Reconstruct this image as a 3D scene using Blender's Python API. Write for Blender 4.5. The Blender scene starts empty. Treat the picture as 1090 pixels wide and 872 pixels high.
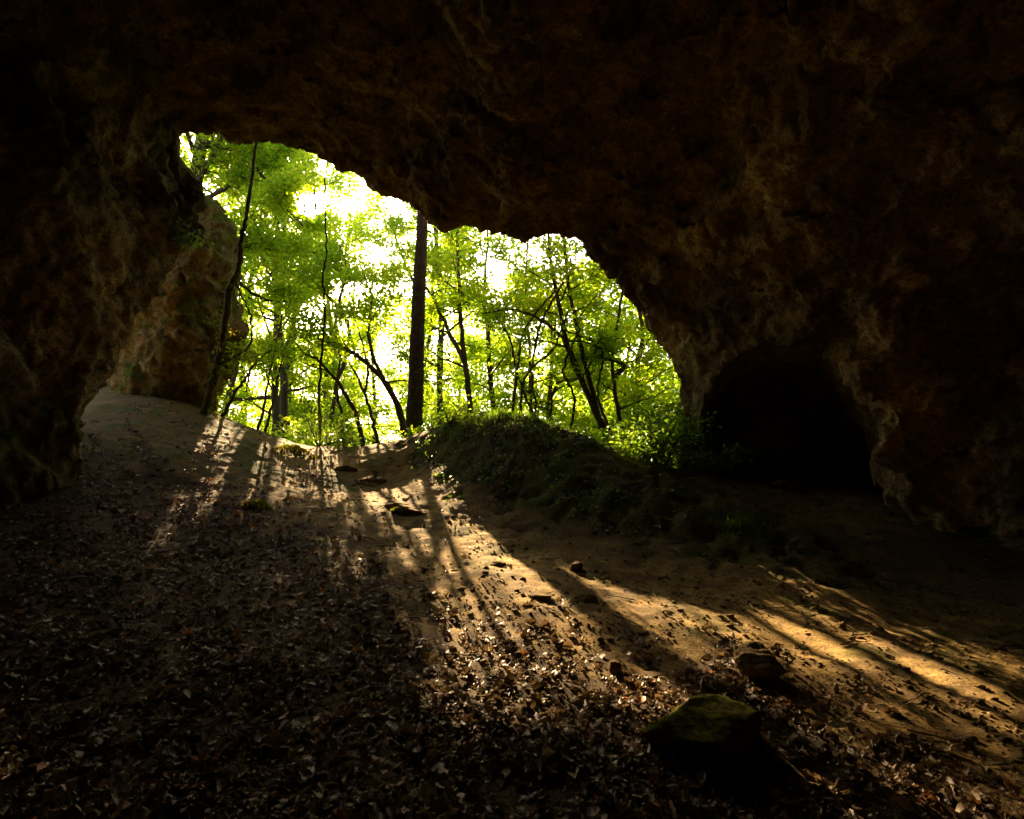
import bpy, math, random
import numpy as np
from mathutils import Vector

# ------------------------------------------------------------------ basics
sc = bpy.context.scene
COL = sc.collection
F, CU, CV, H = 650.0, 545.0, 436.0, 1.3
PITCH = math.radians(10.8)
CP, SP = math.cos(PITCH), math.sin(PITCH)
SUN = np.array([-0.3277, 0.9206, 0.5108]); SUN /= np.linalg.norm(SUN)
SUN_EL = math.asin(SUN[2]); SUN_AZ = math.atan2(SUN[0], SUN[1])

def P(u, v, d):
    """world point seen along photo direction (u, v) at forward distance d metres"""
    a = (u - CU) / F; c = (CV - v) / F
    dy = CP - SP * c; dz = SP + CP * c
    return np.array([a / dy * d, d, H + dz / dy * d])

def project(p):
    y = p[:, 1]; z = p[:, 2] - H
    zc = np.maximum(y * CP + z * SP, 1e-3)
    return CU + F * p[:, 0] / zc, CV - F * (z * CP - y * SP) / zc

# ------------------------------------------------------------------ noise
_r = np.random.RandomState(7)
_perm = np.concatenate([_r.permutation(256)] * 3).astype(np.int32)
_g = _r.normal(size=(256, 3)); _g /= np.linalg.norm(_g, axis=1)[:, None]; _g = _g.astype(np.float32)

def perlin(p):
    p = np.asarray(p, np.float32)
    i = np.floor(p).astype(np.int32); f = p - i; i &= 255
    w = f * f * f * (f * (f * 6 - 15) + 10)
    out = np.zeros(len(p), np.float32)
    for dx in (0, 1):
        a = _perm[i[:, 0] + dx]; wx = w[:, 0] if dx else 1 - w[:, 0]
        for dy in (0, 1):
            b = _perm[a + i[:, 1] + dy]; wy = w[:, 1] if dy else 1 - w[:, 1]
            for dz in (0, 1):
                g = _g[_perm[b + i[:, 2] + dz] & 255]
                wz = w[:, 2] if dz else 1 - w[:, 2]
                out += wx * wy * wz * (g[:, 0] * (f[:, 0] - dx) + g[:, 1] * (f[:, 1] - dy) + g[:, 2] * (f[:, 2] - dz))
    return out * 1.5

def fbm(p, octaves=4, scale=1.0, gain=0.5, seed=0.0, ridged=False):
    p = np.asarray(p, np.float32) * scale + seed
    out = np.zeros(len(p), np.float32); a = 1.0
    for _ in range(octaves):
        n = perlin(p)
        out += a * (1 - 2 * np.abs(n) if ridged else n)
        p = p * 2.03 + 11.7; a *= gain
    return out

def cells(p, scale, seed=0.0, cut=0.0):
    """value of the nearest cell (broken, blocky relief) and closeness to the cell border"""
    q = np.asarray(p, np.float32) * scale + seed
    q = q + .35 * np.stack([perlin(q * 1.7 + k * 9.1) for k in range(3)], 1)
    i = np.floor(q).astype(np.int32); f = q - i
    d1 = np.full(len(q), 9., np.float32); d2 = d1.copy(); val = np.zeros(len(q), np.float32)
    for a in (-1, 0, 1):
        for b in (-1, 0, 1):
            for c in (-1, 0, 1):
                hsh = _perm[(_perm[(_perm[(i[:, 0] + a) & 255] + i[:, 1] + b) & 255] + i[:, 2] + c) & 255]
                g = _g[hsh] * .42 + .5
                d = (f[:, 0] - a - g[:, 0]) ** 2 + (f[:, 1] - b - g[:, 1]) ** 2 + (f[:, 2] - c - g[:, 2]) ** 2
                lt = d < d1
                d2 = np.where(lt, d1, np.minimum(d2, d)); d1 = np.where(lt, d, d1)
                val = np.where(lt, (hsh & 63) / 31.5 - 1, val)
    return val, np.sqrt(d2) - np.sqrt(d1)

def sstep(a, b, x):
    t = np.clip((x - a) / (b - a), 0, 1)
    return t * t * (3 - 2 * t)

# ------------------------------------------------------------------ mesh tools
def add_mesh(name, verts, faces, mat=None, parent=None, smooth=True, attrs=None, loc=None):
    """faces: list of (n,3) / (n,4) int arrays"""
    verts = np.asarray(verts, np.float32)
    if loc is not None: verts = verts - np.asarray(loc, np.float32)
    if not isinstance(faces, list): faces = [faces]
    faces = [np.asarray(f, np.int32) for f in faces if len(f)]
    me = bpy.data.meshes.new(name)
    me.vertices.add(len(verts)); me.vertices.foreach_set('co', verts.ravel())
    nl = sum(f.size for f in faces); nf = sum(len(f) for f in faces)
    me.loops.add(nl); me.loops.foreach_set('vertex_index', np.concatenate([f.ravel() for f in faces]))
    me.polygons.add(nf)
    tot = np.concatenate([np.full(len(f), f.shape[1], np.int32) for f in faces])
    st = np.concatenate([[0], np.cumsum(tot)[:-1]]).astype(np.int32)
    me.polygons.foreach_set('loop_start', st)
    me.polygons.foreach_set('use_smooth', np.full(nf, smooth, bool))
    for k, a in (attrs or {}).items():
        at = me.attributes.new(k, 'FLOAT', 'POINT'); at.data.foreach_set('value', np.asarray(a, np.float32))
    me.update(calc_edges=True)
    if mat: me.materials.append(mat)
    ob = bpy.data.objects.new(name, me); COL.objects.link(ob)
    if loc is not None and parent is None: ob.location = loc
    if parent: ob.parent = parent
    return ob

def tag(o, label=None, cat=None, group=None, kind=None):
    if label: o['label'] = label
    if cat: o['category'] = cat
    if group: o['group'] = group
    if kind: o['kind'] = kind
    return o

def empty(name, loc, label, cat, group=None):
    o = bpy.data.objects.new(name, None); COL.objects.link(o); o.location = loc
    return tag(o, label, cat, group)

class Tubes:
    def __init__(self): self.v = []; self.f = []; self.n = 0
    def add(self, pts, rad, seg=7, wob=0.0, rng=None):
        pts = np.asarray(pts, float); rad = np.asarray(rad, float); m = len(pts)
        t = np.gradient(pts, axis=0); t /= np.linalg.norm(t, axis=1)[:, None] + 1e-9
        ref = np.array([0.31, 0.93, 0.2]) if abs(t[0][2]) > .6 else np.array([0.1, 0.2, 1.0])
        a = np.cross(t, ref); a /= np.linalg.norm(a, axis=1)[:, None] + 1e-9
        b = np.cross(t, a)
        th = np.linspace(0, 2 * np.pi, seg, endpoint=False)
        r = rad[:, None] * np.ones((1, seg))
        if wob and rng is not None: r = r * (1 + wob * rng.uniform(-1, 1, r.shape))
        v = pts[:, None] + r[..., None] * (np.cos(th)[None, :, None] * a[:, None] + np.sin(th)[None, :, None] * b[:, None])
        idx = np.arange(m * seg).reshape(m, seg) + self.n
        nx = np.roll(idx, -1, 1)
        self.f.append(np.stack([idx[:-1], nx[:-1], nx[1:], idx[1:]], -1).reshape(-1, 4))
        self.v.append(v.reshape(-1, 3)); self.n += m * seg
    def build(self, name, mat, parent=None, loc=None):
        return add_mesh(name, np.concatenate(self.v), self.f, mat, parent, loc=loc)

def smooth_line(pts, n):
    """Catmull-Rom resample"""
    pts = np.asarray(pts, float)
    if len(pts) < 3:
        t = np.linspace(0, 1, n)[:, None]; return pts[0] * (1 - t) + pts[-1] * t
    q = np.vstack([2 * pts[0] - pts[1], pts, 2 * pts[-1] - pts[-2]])
    s = np.linspace(0, len(pts) - 1 - 1e-6, n); i = s.astype(int); t = (s - i)[:, None]
    p0, p1, p2, p3 = q[i], q[i + 1], q[i + 2], q[i + 3]
    return .5 * ((2 * p1) + (-p0 + p2) * t + (2 * p0 - 5 * p1 + 4 * p2 - p3) * t ** 2 + (-p0 + 3 * p1 - 3 * p2 + p3) * t ** 3)

def poly_sd(u, v, poly):
    """signed distance to polygon, negative inside"""
    poly = np.asarray(poly, np.float32); d = np.full(u.shape, 1e9, np.float32); ins = np.zeros(u.shape, bool)
    n = len(poly)
    for i in range(n):
        a = poly[i]; b = poly[(i + 1) % n]; e = b - a
        wu, wv = u - a[0], v - a[1]
        t = np.clip((wu * e[0] + wv * e[1]) / (e @ e + 1e-9), 0, 1)
        d = np.minimum(d, (wu - t * e[0]) ** 2 + (wv - t * e[1]) ** 2)
        c = ((a[1] <= v) & (b[1] > v)) | ((b[1] <= v) & (a[1] > v))
        with np.errstate(divide='ignore', invalid='ignore'):
            x = a[0] + (v - a[1]) / (e[1] if e[1] else 1e-9) * e[0]
        ins ^= c & (u < x)
    d = np.sqrt(d)
    return np.where(ins, -d, d)

def surface_nets(G, org, h):
    S = G < 0
    nx, ny, nz = G.shape
    cnt = np.zeros((nx - 1, ny - 1, nz - 1), np.int8)
    for i in (0, 1):
        for j in (0, 1):
            for k in (0, 1):
                cnt += S[i:nx - 1 + i, j:ny - 1 + j, k:nz - 1 + k]
    ci, cj, ck = np.nonzero((cnt > 0) & (cnt < 8))
    idx = np.full(cnt.shape, -1, np.int32); idx[ci, cj, ck] = np.arange(len(ci))
    acc = np.zeros((len(ci), 3), np.float32); n = np.zeros(len(ci), np.float32)
    cor = [(i, j, k) for i in (0, 1) for j in (0, 1) for k in (0, 1)]
    for a in cor:
        for ax in range(3):
            if a[ax]: continue
            b = list(a); b[ax] = 1
            ga = G[ci + a[0], cj + a[1], ck + a[2]]; gb = G[ci + b[0], cj + b[1], ck + b[2]]
            m = (ga < 0) != (gb < 0)
            t = np.where(m, ga / np.where(m, ga - gb, 1), 0)
            p = np.tile(np.array(a, np.float32), (len(ci), 1)); p[:, ax] += t
            acc[m] += p[m]; n += m
    v = np.stack([ci, cj, ck], 1) + acc / n[:, None]
    v = v * h + np.asarray(org)
    fs = []
    for ax in range(3):
        A = S if ax == 0 else (S.transpose(1, 2, 0) if ax == 1 else S.transpose(2, 0, 1))
        I = idx if ax == 0 else (idx.transpose(1, 2, 0) if ax == 1 else idx.transpose(2, 0, 1))
        d = A[:-1, 1:-1, 1:-1] != A[1:, 1:-1, 1:-1]
        i, j, k = np.nonzero(d); flip = A[i, j + 1, k + 1]
        q = np.stack([I[i, j, k], I[i, j + 1, k], I[i, j + 1, k + 1], I[i, j, k + 1]], 1)
        q[~flip] = q[~flip][:, ::-1]
        fs.append(q)
    return v, np.concatenate(fs)

# ------------------------------------------------------------------ materials
def new_mat(name):
    m = bpy.data.materials.new(name); m.use_nodes = True
    nt = m.node_tree; nt.nodes.clear()
    return m, nt, nt.nodes, nt.links

def node(ns, t, **kw):
    n = ns.new(t)
    for k, v in kw.items():
        if k.startswith('i_'):
            key = k[2:]; n.inputs[int(key) if key.isdigit() else key.replace('_', ' ')].default_value = v
        else: setattr(n, k, v)
    return n

def ramp(ns, stops):
    r = ns.new('ShaderNodeValToRGB'); e = r.color_ramp.elements
    while len(e) < len(stops): e.new(.5)
    for s, (p, c) in zip(e, stops): s.position = p; s.color = (*c, 1)
    return r

def mixc(ns, L, fac, a, b, mode='MIX'):
    n = ns.new('ShaderNodeMix'); n.data_type = 'RGBA'; n.blend_type = mode
    for s, x in ((0, fac), (6, a), (7, b)):
        if isinstance(x, (int, float)): n.inputs[s].default_value = x
        elif isinstance(x, tuple): n.inputs[s].default_value = (*x, 1)
        else: L.new(x, n.inputs[s])
    return n.outputs[2]

def rock_mat(name, stops, moss=0.0, scale=1.0, bump=.6):
    m, nt, ns, L = new_mat(name)
    geo = node(ns, 'ShaderNodeNewGeometry')
    n1 = node(ns, 'ShaderNodeTexNoise', i_Scale=.9 * scale, i_Detail=9.0, i_Roughness=.68); L.new(geo.outputs['Position'], n1.inputs['Vector'])
    n2 = node(ns, 'ShaderNodeTexNoise', i_Scale=7.0 * scale, i_Detail=8.0, i_Roughness=.7); L.new(geo.outputs['Position'], n2.inputs['Vector'])
    v = node(ns, 'ShaderNodeTexVoronoi', i_Scale=3.2 * scale); v.feature = 'DISTANCE_TO_EDGE'
    off = node(ns, 'ShaderNodeVectorMath', operation='MULTIPLY_ADD'); off.inputs[1].default_value = (.35, .35, .35)
    L.new(n2.outputs['Color'], off.inputs[0]); L.new(geo.outputs['Position'], off.inputs[2]); L.new(off.outputs[0], v.inputs['Vector'])
    r1 = ramp(ns, stops); L.new(n1.outputs['Fac'], r1.inputs['Fac'])
    r2 = ramp(ns, [(.3, (.35, .33, .3)), (.52, (.95, .95, .95)), (.72, (1.5, 1.45, 1.3))]); L.new(n2.outputs['Fac'], r2.inputs['Fac'])
    c = mixc(ns, L, .85, r1.outputs['Color'], r2.outputs['Color'], 'MULTIPLY')
    ap = node(ns, 'ShaderNodeAttribute', attribute_name='pale')          # pale buttress limestone, plus light on lip and vault painted in
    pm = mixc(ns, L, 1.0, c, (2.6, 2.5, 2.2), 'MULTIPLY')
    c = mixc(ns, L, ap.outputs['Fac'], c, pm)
    if moss:
        n3 = node(ns, 'ShaderNodeTexNoise', i_Scale=1.3 * scale, i_Detail=7.0, i_Roughness=.65); L.new(geo.outputs['Position'], n3.inputs['Vector'])
        sep = node(ns, 'ShaderNodeSeparateXYZ'); L.new(geo.outputs['Normal'], sep.inputs[0])
        ma = node(ns, 'ShaderNodeMath', operation='MULTIPLY_ADD', i_1=.22, ); L.new(sep.outputs[2], ma.inputs[0]); L.new(n3.outputs['Fac'], ma.inputs[2])
        rm = ramp(ns, [(.62 - .2 * moss, (0, 0, 0)), (.72 - .2 * moss, (1, 1, 1))]); L.new(ma.outputs[0], rm.inputs['Fac'])
        mc = ramp(ns, [(.3, (.035, .042, .005)), (.7, (.15, .15, .015))]); L.new(n2.outputs['Fac'], mc.inputs['Fac'])
        c = mixc(ns, L, rm.outputs['Color'], c, mc.outputs['Color'])
    n4 = node(ns, 'ShaderNodeTexNoise', i_Scale=26.0 * scale, i_Detail=6.0, i_Roughness=.75); L.new(geo.outputs['Position'], n4.inputs['Vector'])
    r4 = ramp(ns, [(.36, (.25, .22, .2)), (.5, (.9, .9, .88)), (.62, (1.35, 1.3, 1.2))]); L.new(n4.outputs['Fac'], r4.inputs['Fac'])
    c = mixc(ns, L, .8, c, r4.outputs['Color'], 'MULTIPLY')
    v2 = node(ns, 'ShaderNodeTexVoronoi', i_Scale=7.5 * scale); L.new(off.outputs[0], v2.inputs['Vector'])
    rv = ramp(ns, [(.12, (.3, .28, .26)), (.34, (1, 1, 1))]); L.new(v2.outputs['Distance'], rv.inputs['Fac'])
    c = mixc(ns, L, .45, c, rv.outputs['Color'], 'MULTIPLY')
    b1 = node(ns, 'ShaderNodeBump', i_Strength=bump, i_Distance=.12); L.new(n1.outputs['Fac'], b1.inputs['Height'])
    b2 = node(ns, 'ShaderNodeBump', i_Strength=bump, i_Distance=.09); L.new(n2.outputs['Fac'], b2.inputs['Height']); L.new(b1.outputs[0], b2.inputs['Normal'])
    b3 = node(ns, 'ShaderNodeBump', i_Strength=bump * .12, i_Distance=.03); L.new(v.outputs['Distance'], b3.inputs['Height']); L.new(b2.outputs[0], b3.inputs['Normal'])
    b4 = node(ns, 'ShaderNodeBump', i_Strength=bump * .9, i_Distance=.025); L.new(n4.outputs['Fac'], b4.inputs['Height']); L.new(b3.outputs[0], b4.inputs['Normal']); b3 = b4
    p = node(ns, 'ShaderNodeBsdfPrincipled', i_Roughness=1.0); p.inputs['Specular IOR Level'].default_value = .04
    L.new(c, p.inputs['Base Color']); L.new(b3.outputs[0], p.inputs['Normal'])
    o = node(ns, 'ShaderNodeOutputMaterial'); L.new(p.outputs[0], o.inputs[0])
    return m

def leaf_mat(name, diff, trans, mix=.62, rough=.45):
    m, nt, ns, L = new_mat(name)
    at = node(ns, 'ShaderNodeAttribute', attribute_name='rnd')
    rd = ramp(ns, diff); L.new(at.outputs['Fac'], rd.inputs['Fac'])
    rt = ramp(ns, trans); L.new(at.outputs['Fac'], rt.inputs['Fac'])
    p = node(ns, 'ShaderNodeBsdfPrincipled', i_Roughness=rough); p.inputs['Specular IOR Level'].default_value = .35
    L.new(rd.outputs[0], p.inputs['Base Color'])
    t = node(ns, 'ShaderNodeBsdfTranslucent'); L.new(rt.outputs[0], t.inputs['Color'])
    mx = node(ns, 'ShaderNodeMixShader', i_0=mix); L.new(p.outputs[0], mx.inputs[1]); L.new(t.outputs[0], mx.inputs[2])
    o = node(ns, 'ShaderNodeOutputMaterial'); L.new(mx.outputs[0], o.inputs[0])
    return m

def bark_mat(name, stops, scale=1.0):
    m, nt, ns, L = new_mat(name)
    tc = node(ns, 'ShaderNodeNewGeometry')
    mp = node(ns, 'ShaderNodeMapping'); mp.inputs['Scale'].default_value = (9 * scale, 9 * scale, 2.2 * scale); L.new(tc.outputs['Position'], mp.inputs['Vector'])
    n = node(ns, 'ShaderNodeTexNoise', i_Scale=2.5, i_Detail=8.0, i_Roughness=.7); L.new(mp.outputs[0], n.inputs['Vector'])
    r = ramp(ns, stops); L.new(n.outputs['Fac'], r.inputs['Fac'])
    b = node(ns, 'ShaderNodeBump', i_Strength=.8, i_Distance=.03); L.new(n.outputs['Fac'], b.inputs['Height'])
    p = node(ns, 'ShaderNodeBsdfPrincipled', i_Roughness=.9); p.inputs['Specular IOR Level'].default_value = .2
    L.new(r.outputs[0], p.inputs['Base Color']); L.new(b.outputs[0], p.inputs['Normal'])
    o = node(ns, 'ShaderNodeOutputMaterial'); L.new(p.outputs[0], o.inputs[0])
    return m

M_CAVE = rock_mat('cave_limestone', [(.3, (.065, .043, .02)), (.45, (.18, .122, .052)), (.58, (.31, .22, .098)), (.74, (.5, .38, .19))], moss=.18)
M_PILLAR = rock_mat('pillar_limestone', [(.3, (.07, .05, .02)), (.5, (.22, .16, .055)), (.68, (.42, .31, .12))], moss=.45, scale=1.4)
M_STONE = rock_mat('loose_stone', [(.3, (.13, .09, .05)), (.55, (.28, .195, .10)), (.75, (.42, .31, .17))], scale=4)
M_MOSSY = rock_mat('mossy_stone', [(.35, (.12, .06, .03)), (.52, (.36, .10, .03)), (.66, (.24, .16, .06))], moss=.7, scale=3.2, bump=.8)
M_BARK = bark_mat('bark', [(.3, (.025, .018, .012)), (.55, (.075, .055, .035)), (.75, (.15, .12, .08))])
M_BARKMOSS = bark_mat('mossy_bark', [(.3, (.025, .02, .01)), (.52, (.08, .07, .025)), (.72, (.16, .16, .04))])
GREEN_T = [(0, (.22, .42, .015)), (.5, (.42, .62, .02)), (1, (.72, .76, .05))]
M_LEAF = leaf_mat('beech_leaf', [(0, (.04, .085, .012)), (.6, (.07, .13, .016)), (1, (.12, .15, .02))], GREEN_T)
M_FARLEAF = leaf_mat('far_leaf', [(0, (.045, .10, .015)), (.6, (.08, .14, .02)), (1, (.12, .16, .03))],
                     [(0, (.26, .50, .02)), (.5, (.46, .66, .03)), (1, (.76, .80, .08))])
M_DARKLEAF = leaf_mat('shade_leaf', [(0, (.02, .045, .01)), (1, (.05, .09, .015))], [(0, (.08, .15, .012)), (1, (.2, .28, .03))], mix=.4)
M_SHRUB = leaf_mat('shrub_leaf', [(0, (.035, .09, .015)), (1, (.07, .14, .02))], [(0, (.14, .30, .02)), (1, (.28, .42, .03))], mix=.5)
M_LITTER = leaf_mat('dry_leaf', [(0, (.03, .016, .008)), (.35, (.085, .048, .024)), (.65, (.17, .105, .055)), (.92, (.36, .26, .16)), (.955, (.30, .07, .015)), (1, (.42, .13, .02))],
                    [(0, (.05, .03, .012)), (.6, (.18, .11, .045)), (.94, (.30, .18, .07)), (1, (.5, .12, .015))], mix=.2, rough=.6)
M_MOSS = leaf_mat('moss', [(0, (.05, .055, .008)), (.6, (.13, .13, .015)), (1, (.2, .17, .02))], [(0, (.12, .13, .01)), (1, (.4, .36, .03))], mix=.4, rough=.8)

def ground_mat():
    m, nt, ns, L = new_mat('cave_earth')
    geo = node(ns, 'ShaderNodeNewGeometry')
    def nz(s, d=8.0, r=.65):
        n = node(ns, 'ShaderNodeTexNoise', i_Scale=s, i_Detail=d, i_Roughness=r); L.new(geo.outputs['Position'], n.inputs['Vector']); return n
    big, mid, fine = nz(.8), nz(5.0), nz(38.0, 6.0, .7)
    sand = ramp(ns, [(.3, (.14, .085, .03)), (.5, (.27, .17, .058)), (.7, (.40, .265, .10))]); L.new(mid.outputs['Fac'], sand.inputs['Fac'])
    gr = ramp(ns, [(.36, (.4, .37, .34)), (.52, (1, 1, 1)), (.66, (1.5, 1.45, 1.3))]); L.new(fine.outputs['Fac'], gr.inputs['Fac'])
    c = mixc(ns, L, .9, sand.outputs[0], gr.outputs[0], 'MULTIPLY')
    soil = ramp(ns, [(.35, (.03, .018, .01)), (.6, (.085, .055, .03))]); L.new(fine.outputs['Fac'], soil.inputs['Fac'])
    at = node(ns, 'ShaderNodeAttribute', attribute_name='litter')  # soil share; also carries the painted shade right of the mound
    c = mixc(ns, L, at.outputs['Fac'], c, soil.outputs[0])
    mo = ramp(ns, [(.35, (.03, .04, .006)), (.65, (.11, .115, .015))]); L.new(fine.outputs['Fac'], mo.inputs['Fac'])
    am = node(ns, 'ShaderNodeAttribute', attribute_name='moss')
    c = mixc(ns, L, am.outputs['Fac'], c, mo.outputs[0])
    b1 = node(ns, 'ShaderNodeBump', i_Strength=.5, i_Distance=.04); L.new(mid.outputs['Fac'], b1.inputs['Height'])
    b2 = node(ns, 'ShaderNodeBump', i_Strength=.8, i_Distance=.018); L.new(fine.outputs['Fac'], b2.inputs['Height']); L.new(b1.outputs[0], b2.inputs['Normal'])
    p = node(ns, 'ShaderNodeBsdfPrincipled', i_Roughness=.95); p.inputs['Specular IOR Level'].default_value = .1
    L.new(c, p.inputs['Base Color']); L.new(b2.outputs[0], p.inputs['Normal'])
    o = node(ns, 'ShaderNodeOutputMaterial'); L.new(p.outputs[0], o.inputs[0])
    return m

# ------------------------------------------------------------------ ground
GP = [(-250, 872, 2.9), (100, 872, 2.9), (545, 872, 2.9), (900, 872, 3.0), (1350, 872, 3.2),
      (-50, 700, 4.3), (100, 700, 4.5), (300, 700, 4.5), (545, 700, 4.8), (715, 660, 5.6), (900, 700, 5.0), (1090, 760, 4.3), (1090, 680, 5.7), (1200, 620, 6.6),
      (0, 600, 6.2), (200, 600, 6.7), (400, 600, 7.0), (600, 600, 7.1), (800, 610, 7.0), (950, 625, 7.0),
      (92, 520, 8.4), (150, 520, 8.8), (250, 530, 8.9), (330, 535, 9.1), (430, 540, 9.0), (490, 550, 8.8), (560, 575, 8.1),
      (95, 428, 12.2), (130, 422, 12.5), (165, 425, 12.6), (250, 452, 13.0), (330, 476, 13.2), (400, 475, 13.4), (425, 471, 13.5),
      (150, 470, 10.0), (250, 490, 10.5), (350, 500, 11.1), (430, 505, 11.2),
      (440, 464, 12.3), (480, 448, 11.9), (520, 441, 11.5), (560, 444, 11.2), (600, 455, 10.8), (650, 478, 10.2), (700, 503, 9.6), (760, 532, 8.9), (830, 562, 8.4), (900, 600, 7.6),
      (470, 505, 10.3), (540, 530, 9.3), (600, 545, 8.8), (640, 585, 7.9), (710, 600, 7.5), (780, 620, 7.0),
      (1000, 580, 8.0), (940, 537, 9.3), (820, 519, 9.9), (1090, 600, 7.6)]
GW = [(0, 13.2, 2.4), (2.5, 12.2, 1.9), (4, 13, 2.0), (6, 12, 2.1), (1.4, 12.3, 2.2), (-8, 9, 2.2), (-9.5, 14, 4.6), (-6.5, 16, 3.2), (-3, 16, 2.4), (0, 15, 1.8), (4, 16, 2.2), (8, 16, 3),
      (-4, 18, 1.4), (2, 18, 1.4), (9, 9, 1.5), (9, 4, .3), (-8, 4, .3), (0, 0, -.25), (-6, 0, -.2), (7, 0, -.2), (-6, -5, -.3), (6, -5, -.3), (0, -5, -.3), (-10, 18, 2.5), (10, 19, 2.5)]
_gp = np.array([P(*g) for g in GP] + [np.array(g, float) for g in GW])
def _tps(r): return np.where(r > 1e-9, r * r * np.log(np.maximum(r, 1e-9)), 0)
_n = len(_gp)
_K = _tps(np.linalg.norm(_gp[:, None, :2] - _gp[None, :, :2], axis=-1)) + np.eye(_n) * .03
_Q = np.hstack([np.ones((_n, 1)), _gp[:, :2]])
_W = np.linalg.solve(np.block([[_K, _Q], [_Q.T, np.zeros((3, 3))]]), np.concatenate([_gp[:, 2], np.zeros(3)]))

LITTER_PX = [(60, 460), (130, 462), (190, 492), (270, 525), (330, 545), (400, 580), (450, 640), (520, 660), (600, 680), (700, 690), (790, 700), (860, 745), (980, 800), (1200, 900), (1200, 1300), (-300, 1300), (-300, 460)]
MOUND_PX = [(425, 470), (520, 436), (600, 450), (700, 498), (830, 558), (930, 615), (800, 600), (690, 575), (590, 560), (530, 540), (470, 505)]

def ground_base(x, y):
    shp = x.shape; x = x.ravel().astype(float); y = y.ravel().astype(float)
    xc = np.clip(x, -10, 10); yc = np.clip(y, -5, 19)
    z = np.zeros(len(x))
    for s in range(0, len(x), 20000):
        e = slice(s, s + 20000)
        d = np.hypot(xc[e, None] - _gp[None, :, 0], yc[e, None] - _gp[None, :, 1])
        z[e] = _tps(d) @ _W[:_n] + _W[_n] + _W[_n + 1] * xc[e] + _W[_n + 2] * yc[e]
    out = np.hypot(x - xc, y - yc)
    far = 1.6 - .16 * np.maximum(y - 17, 0) + .12 * np.maximum(x - 6, 0) * (y > 10)
    far = np.maximum(far, -9 + .02 * np.hypot(x, y))
    k = sstep(0, 4, out)
    return (z * (1 - k) + far * k).reshape(shp)

def spacing(lo, hi, step, ext):
    c = list(np.arange(lo, hi + 1e-6, step)); s = step
    a, b = [], []
    x = hi; s = step
    while x < ext: s *= 1.22; x += s; b.append(x)
    x = lo; s = step
    while x > -ext: s *= 1.22; x -= s; a.append(x)
    return np.array(a[::-1] + c + b)

gx = spacing(-8.0, 9.0, .05, 500); gy = spacing(1.8, 14.5, .05, 500)
GX, GY = np.meshgrid(gx, gy, indexing='ij')
GZ = ground_base(GX, GY)
_pts = np.stack([GX.ravel(), GY.ravel(), GZ.ravel()], 1)
_u, _v = project(_pts); _vis = (_pts[:, 1] > 1.0) & (_pts[:, 1] < 14)
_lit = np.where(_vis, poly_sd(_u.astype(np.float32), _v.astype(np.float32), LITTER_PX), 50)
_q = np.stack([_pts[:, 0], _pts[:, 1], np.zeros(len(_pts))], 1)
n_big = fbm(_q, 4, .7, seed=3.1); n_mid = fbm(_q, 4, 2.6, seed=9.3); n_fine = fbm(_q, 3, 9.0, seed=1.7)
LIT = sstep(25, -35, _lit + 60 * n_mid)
_mnd = np.where(_vis, poly_sd(_u.astype(np.float32), _v.astype(np.float32), MOUND_PX), 60)
MOUND = sstep(12, -12, _mnd + 26 * n_mid)
near = sstep(30, 14, np.hypot(_q[:, 0], _q[:, 1] - 6))
GZ = (GZ.ravel() + near * (.05 * n_big + .018 * n_mid + .016 * n_fine + .09 * MOUND * n_mid + .03 * MOUND * n_fine) + (1 - near) * .6 * fbm(_q, 4, .12)).reshape(GX.shape)
crest = sstep(70, 20, np.abs(_v - 470)) * sstep(15.0, 11, _q[:, 1]) * sstep(9.2, 10.2, _q[:, 1])
spots = sstep(.25, .5, fbm(_q, 4, 1.5, seed=21.0)) * near
SHADED_PX = [(600, 500), (720, 495), (900, 590), (1000, 560), (1200, 560), (1200, 640), (960, 640), (860, 600), (720, 590), (600, 575), (520, 535)]
_drk = np.where(_vis, poly_sd(_u.astype(np.float32), _v.astype(np.float32), SHADED_PX), 60)
SHADED = sstep(25, -10, _drk + 30 * n_mid)  # shaded ground right of the mound, painted darker through the soil mix
LEDGE = sstep(20, -15, np.where(_vis, poly_sd(_u.astype(np.float32), _v.astype(np.float32), [(80, 415), (180, 418), (260, 450), (300, 472), (250, 500), (150, 500), (80, 480)]), 60) + 30 * n_mid)
MOSS = np.clip(MOUND * (.35 + .8 * sstep(-.1, .35, n_big)) + .5 * spots * (1 - LIT) + sstep(12.5, 14.5, _q[:, 1]) + .6 * sstep(.1, .4, n_big) * crest + .4 * LEDGE * sstep(-.2, .3, n_mid), 0, 1)
LITA = np.clip(np.maximum(np.maximum(np.maximum(LIT * .95, MOUND * .85), np.maximum(SHADED * .75, LEDGE * .5)), .55 * sstep(.0, .45, n_mid + .5 * n_big)), 0, 1) * near + (1 - near) * .8
ii = np.arange(GX.size).reshape(GX.shape)
gf = np.stack([ii[:-1, :-1], ii[1:, :-1], ii[1:, 1:], ii[:-1, 1:]], -1).reshape(-1, 4)
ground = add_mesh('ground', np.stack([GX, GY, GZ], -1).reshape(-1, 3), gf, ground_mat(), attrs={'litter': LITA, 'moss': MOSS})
tag(ground, 'sandy earth floor rising to the sunlit sill of the cave mouth', 'ground', kind='structure')

def gz(x, y):
    x = np.atleast_1d(np.asarray(x, float)); y = np.atleast_1d(np.asarray(y, float))
    i = np.clip(np.searchsorted(gx, x) - 1, 0, len(gx) - 2); j = np.clip(np.searchsorted(gy, y) - 1, 0, len(gy) - 2)
    s = (x - gx[i]) / (gx[i + 1] - gx[i]); t = (y - gy[j]) / (gy[j + 1] - gy[j])
    return (GZ[i, j] * (1 - s) + GZ[i + 1, j] * s) * (1 - t) + (GZ[i, j + 1] * (1 - s) + GZ[i + 1, j + 1] * s) * t

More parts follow.
